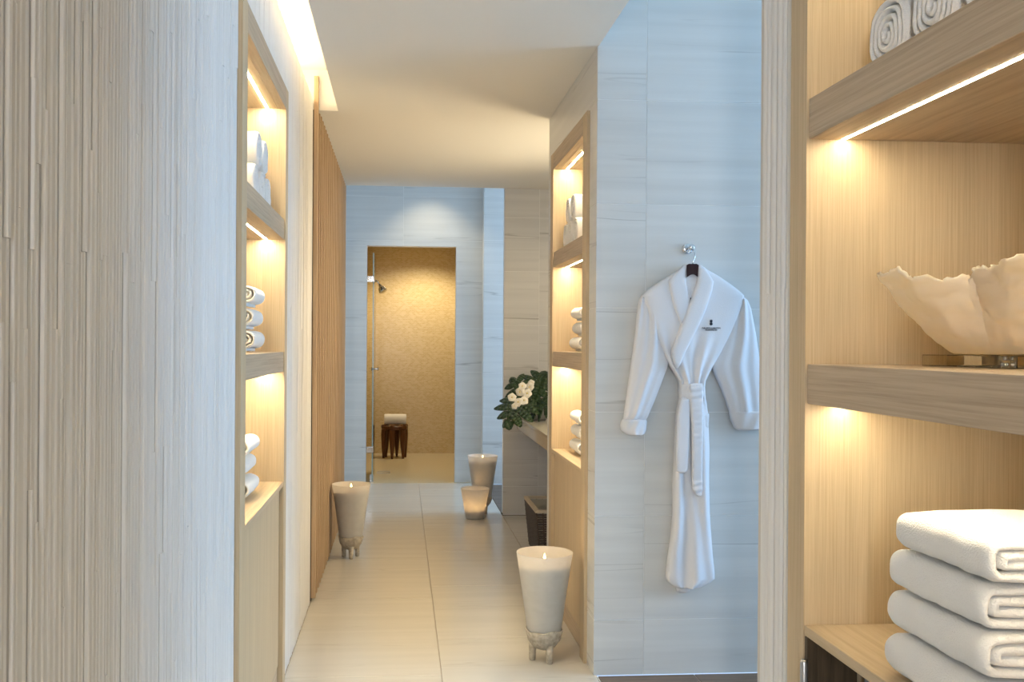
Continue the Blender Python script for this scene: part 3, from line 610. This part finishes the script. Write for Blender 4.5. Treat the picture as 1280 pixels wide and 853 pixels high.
m = MB(); m.lathe(c, [(0.0, 0.0005), (0.062, 0.0005), (0.068, 0.006), (0.084, 0.10), (0.1045, 0.218), (0.1055, 0.220), (0.1035, 0.220), (0.1025, 0.216), (0.082, 0.10), (0.064, 0.010), (0.0, 0.008)], 40); m.build('glass_cup', 'frosted_glass', t, True)
m = MB(); m.lathe(c, [(0.0, 0.010), (0.062, 0.012), (0.069, 0.062), (0.066, 0.066), (0.0, 0.063)], 36); w = m.build('wax_candle', 'wax', t, True); flame_wick(t, (c[0], c[1], 0.066), w, 0.15)

# ------------------------------------------------------------------ vanity counter, flowers, basket
vc = thing('vanity_counter', 'pale stone vanity counter behind the right niche', 'counter', (1.42, 5.87, 0))
bx('counter_top', 0.856, 1.995, 4.775, 6.98, 0.72, 0.738, 'counter_stone', vc, 0.002); bx('front_apron', 0.858, 0.878, 4.775, 6.98, 0.645, 0.7195, 'counter_stone', vc, 0.002)
bx('cabinet_back', 1.70, 1.99, 4.775, 6.98, 0.002, 0.7195, 'oak_vertical', vc)
# wicker basket
bk = thing('wicker_basket', 'dark woven wicker basket with pale rim under the vanity counter', 'basket', (0.93, 5.73, 0))
bx0, bx1, by0, by1, bz = 0.790, 1.09, 5.455, 5.975, 0.300; tp_ = 0.028
def rect_ring(z, off=0.0):
    k = (1-z/bz)*tp_ - off; return [(bx0+k, by0+k), (bx1-k, by0+k), (bx1-k, by1-k), (bx0+k, by1-k)]
m = MB(); nz_ = 20
for i in range(nz_):
    z = 0.007 + i*(bz-0.02)/nz_; r = rect_ring(z)
    for a in range(4):
        p0, p1 = r[a], r[(a+1) % 4]; L = math.hypot(p1[0]-p0[0], p1[1]-p0[1]); n = max(6, int(L/0.02)); nx, ny = (p1[1]-p0[1])/L, -(p1[0]-p0[0])/L
        m.tube([(p0[0]+(p1[0]-p0[0])*k/n+nx*0.0035*(1 if (k+i) % 2 else -1), p0[1]+(p1[1]-p0[1])*k/n+ny*0.0035*(1 if (k+i) % 2 else -1), z+0.004) for k in range(n+1)], 0.0056, 5, False)
o = m.build('weave', 'wicker', bk, True); o['kind'] = 'stuff'
for a in range(4):
    r0, r1 = rect_ring(0.0), rect_ring(bz); p0, p1 = r0[a], r0[(a+1) % 4]; q0, q1 = r1[a], r1[(a+1) % 4]
    for k in range(0, 8): 
        f = k/8; m = MB(); m.tube([(p0[0]+(p1[0]-p0[0])*f, p0[1]+(p1[1]-p0[1])*f, 0.002), (q0[0]+(q1[0]-q0[0])*f, q0[1]+(q1[1]-q0[1])*f, bz-0.01)], 0.004, 6); m.build('stake', 'wicker', bk, True)
m = MB(); w_ = 0.016
for (x0, x1, y0, y1) in ((bx0-0.006, bx0+w_, by0-0.006, by1+0.006), (bx1-w_, bx1+0.006, by0-0.006, by1+0.006), (bx0+w_, bx1-w_, by0-0.006, by0+w_), (bx0+w_, bx1-w_, by1-w_, by1+0.006)): m.box(x0, x1, y0, y1, bz-0.012, bz+0.004)
m.build('rim', 'wicker_rim', bk)
m = MB(); r0 = rect_ring(0.006, -0.012); r1 = rect_ring(bz-0.006, -0.010); m.loft([[(a, b, 0.006) for a, b in r0], [(a, b, bz-0.014) for a, b in r1]], cap=False); m.quad(*[(a, b, 0.006) for a, b in r0]); m.build('liner', 'liner', bk)
# flower arrangement: split leaves and white orchids
YA = 6.62
ar0 = on_y(668, 522, YA); fa = thing('flower_arrangement', 'split monstera leaves with white orchids on the vanity counter', 'flowers', (ar0.x, YA, 0.738))
m = MB(); m.lathe((ar0.x+0.03, YA, 0.738), [(0.0, 0.001), (0.05, 0.001), (0.06, 0.02), (0.062, 0.09), (0.055, 0.09), (0.052, 0.02), (0.0, 0.02)], 20); m.build('pot', 'ceramic_pot', fa, True)
def monstera(base, tip, normal, width, nl, seed, lobes=None):
    """a split leaf: midrib from base to tip, curved fingers each side"""
    rnd = random.Random(seed); base = Vector(base); tip = Vector(tip); ax = tip-base; L = ax.length; ax.normalize(); nrm = Vector(normal); nrm = (nrm-ax*nrm.dot(ax)).normalized(); side = ax.cross(nrm)
    m = MB()
    def mid(f): return base + ax*(L*f) + nrm*(0.10*L*math.sin(PI*f))
    n = 10
    for s in (-1, 1):
        # blade beside the midrib
        for k in range(n):
            f0, f1 = k/n, (k+1)/n; wv = lambda f: width*0.36*math.sin(PI*min(1, f*0.9+0.12))
            m.quad(mid(f0), mid(f0)+side*s*wv(f0)+nrm*0.012*width, mid(f1)+side*s*wv(f1)+nrm*0.012*width, mid(f1))
        for k in range(nl):
            f = 0.05 + 0.88*k/(nl-1); w0 = width*0.22*math.sin(PI*min(1, f*0.9+0.12)); reach = width*(1.25*math.sin(PI*min(0.97, f*0.75+0.22)))*rnd.uniform(0.9, 1.06)
            swp = (f-0.25)*0.9; d = (side*s*math.cos(swp)+ax*math.sin(swp)).normalized(); o = d.cross(nrm).normalized(); hw = L*0.5/nl*0.95
            rows_ = []
            for j in range(6):
                q_ = j/5; P = mid(f) + side*s*w0*0.6 + d*(reach-w0*0.6)*q_ - nrm*(0.30*width*q_*q_) + ax*0.03*L*q_*q_; h_ = hw*(0.85+0.55*math.sin(PI*min(1, q_*0.9)))*(1-0.72*q_**5)
                rows_.append((P+o*h_, P+nrm*0.004, P-o*h_))
            for a, b in zip(rows_, rows_[1:]): m.quad(a[0], b[0], b[1], a[1]); m.quad(a[1], b[1], b[2], a[2])
    lf = m.build('leaf', 'leaf', fa, True); so = lf.modifiers.new('thick', 'SOLIDIFY'); so.thickness = 0.0012
    return mid
A_ = lambda u, v, dy=0.0: on_y(u, v, YA+dy)
monstera(A_(655, 497, -0.06), A_(633, 531, -0.20), (-0.35, -0.8, 0.35), 0.125, 5, 1)
monstera(A_(655, 492, -0.02), A_(640, 474, 0.04), (-0.3, -0.7, 0.5), 0.095, 4, 2)
monstera(A_(668, 500, 0.0), A_(682, 467, 0.08), (0.0, -0.9, 0.35), 0.13, 5, 3)
monstera(A_(672, 505, -0.03), A_(690, 508, -0.12), (0.1, -0.8, 0.55), 0.12, 5, 4)
monstera(A_(660, 508, -0.02), A_(664, 513, -0.17), (0.0, -0.7, 0.6), 0.08, 4, 5)
for a, b in (((668, 520), (655, 498)), ((668, 520), (656, 492)), ((668, 520), (668, 500)), ((670, 520), (674, 505))):
    m = MB(); m.tube([A_(*a), (A_(*a)+A_(*b))/2+Vector((0, -0.01, 0.01)), A_(*b, -0.02)], 0.004, 6); m.build('stem', 'leaf_stem', fa, True)
def orchid(u, v, r, dy, seed):
    rnd = random.Random(seed); c = A_(u, v, dy); fr = Vector((-0.25+rnd.uniform(-.25, .25), -1, 0.1+rnd.uniform(-.25, .25))).normalized(); sx = fr.cross(Vector((0, 0, 1))).normalized(); sy = sx.cross(fr)
    fl = None; rot0 = rnd.uniform(0, 1)
    for k in range(5):
        a = rot0 + 2*PI*k/5; d = sx*math.cos(a)+sy*math.sin(a); o = fr.cross(d); m = MB(); rows_ = []
        for j in range(5):
            q_ = j/4; wv = r*0.62*math.sin(PI*(0.12+0.84*q_)); P = c + d*(r*1.0*q_) + fr*(0.22*r*math.sin(PI*q_)-0.1*r*q_)
            rows_.append((P+o*wv-fr*0.1*wv, P, P-o*wv-fr*0.1*wv))
        for A, B in zip(rows_, rows_[1:]): m.quad(A[0], B[0], B[1], A[1]); m.quad(A[1], B[1], B[2], A[2])
        if fl is None: fl = thing_part('orchid_bloom', fa, c)
        m.build('petal', 'orchid', fl, True)
    m = MB(); m.tube([c, c+fr*r*0.25, c+fr*r*0.42-sy*r*0.12], [r*0.10, r*0.17, r*0.05], 8); m.build('lip', 'orchid_lip', fl, True)
def thing_part(name, parent, at):
    m = MB(); m.tube([Vector(at)+Vector((0, 0.015, -0.004)), Vector(at)], 0.003, 6); return m.build(name, 'leaf_stem', parent, True, at=at)
for i, (u, v, r, dy) in enumerate(((640, 497, 0.032, -0.20), (648, 503, 0.032, -0.22), (655, 501, 0.032, -0.21), (643, 508, 0.024, -0.22), (650, 490, 0.034, -0.19), (659, 492, 0.034, -0.2), (653, 483, 0.030, -0.17), (662, 484, 0.032, -0.17), (664, 479, 0.026, -0.15))): orchid(u, v, r, dy, i)

# ------------------------------------------------------------------ shower things
sd = thing('shower_door', 'frameless glass shower door standing open at the left jamb', 'door', (-0.26, 9.0, 0))
bx('glass_pane', -0.265, -0.257, 8.70, 9.42, 0.012, 2.10, 'clear_glass', sd); bx('pane_edge', -0.266, -0.256, 8.692, 8.6995, 0.012, 2.10, 'glass_edge', sd)
for z in (0.30, 1.86):
    h = bx('hinge', -0.3185, -0.2555, 8.66, 8.690, z-0.028, z+0.028, 'chrome', sd, 0.003); bx('hinge_clamp', -0.271, -0.252, 8.690, 8.75, z-0.028, z+0.028, 'chrome', h, 0.002)
bx('bottom_pivot', -0.285, -0.252, 8.70, 8.73, 0.0005, 0.07, 'steel', sd, 0.002)
m = MB(); m.tube([(-0.30, 9.36, 1.02), (-0.225, 9.36, 1.02)], 0.009, 8); m.tube([(-0.235, 9.36, 1.02), (-0.225, 9.36, 1.02)], 0.018, 10); m.tube([(-0.30, 9.36, 1.02), (-0.29, 9.36, 1.02)], 0.018, 10); m.build('handle', 'chrome', sd, True)
sh = thing('wall_shower', 'chrome shower head on a short arm seen through the doorway', 'shower', (-0.455, 9.45, 1.9))
m = MB(); m.tube([(-0.458, 9.45, 1.94), (-0.30, 9.45, 1.93), (-0.24, 9.45, 1.885), (-0.222, 9.45, 1.855)], 0.009, 10); m.build('arm', 'chrome', sh, True)
m = MB(); a0 = Vector((-0.222, 9.45, 1.858)); dr = Vector((0.45, -0.25, -0.86)).normalized()
m.tube([a0, a0+dr*0.025, a0+dr*0.035, a0+dr*0.075, a0+dr*0.080], [0.014, 0.018, 0.034, 0.043, 0.041], 18); m.build('spray_head', 'chrome', sh, True)
tv = thing('shower_valve', 'small chrome shower taps on the mosaic wall behind the glass', 'tap', (-0.46, 9.3, 0.95))
for i, (zz, yy_) in enumerate(((0.99, 9.42), (0.90, 9.42))):
    m = MB(); m.tube([(-0.459, yy_, zz), (-0.40, yy_, zz), (-0.34, yy_, zz)], [0.03, 0.012, 0.012], 12); m.tube([(-0.345, yy_-0.03, zz), (-0.345, yy_+0.03, zz)], 0.008, 8); m.build('tap_handle', 'chrome', tv, True)
dn = thing('floor_drain', 'small square steel drain in the shower floor', 'drain', (-0.17, 9.35, 0.0))
m = MB()
for (x0, x1, y0, y1) in ((-0.235, -0.105, 9.285, 9.295), (-0.235, -0.105, 9.415, 9.425), (-0.235, -0.228, 9.295, 9.415), (-0.112, -0.105, 9.295, 9.415)): m.box(x0, x1, y0, y1, 0.0003, 0.004)
m.build('drain_frame', 'steel', dn)
# stool with splayed tapering legs
sx, sy = -0.072, 10.55
stl = thing('wooden_stool', 'dark wooden stool with tapered legs inside the shower', 'stool', (sx, sy, 0))
m = MB(); m.lathe((sx, sy, 0), [(0.0, 0.318), (0.140, 0.318), (0.147, 0.324), (0.147, 0.355), (0.142, 0.360), (0.0, 0.360)], 28); m.build('seat', 'walnut', stl)
for k in range(6):
    a = 2*PI*k/6 + 0.32; ca, sa = math.cos(a), math.sin(a); P = lambda r, z: (sx+ca*r, sy+sa*r, z)
    m = MB(); m.tube([P(0.118, 0.318), P(0.120, 0.26), P(0.124, 0.12), P(0.128, 0.0005)], [0.034, 0.035, 0.025, 0.011], 8); m.build('leg', 'walnut', stl)
    m = MB(); m.tube([P(0.118, 0.325), P(0.118, 0.352), P(0.150, 0.352)], [0.030, 0.030, 0.020], 8); m.build('leg_block', 'walnut', stl)
m = ribbon(spiral(0.062, 0.013, 3.6, 1.0, 1.0), 0.012, 0.245, lambda a, b, t: (sx-0.115+t, sy-0.01+a, 0.4345+b+0.0), 0.002, 0.012, 6)
setp(m.build('rolled_towel', 'terry', None, True, at=(sx, sy, 0.373)), 'white rolled towel lying on the wooden stool in the shower', 'towel')
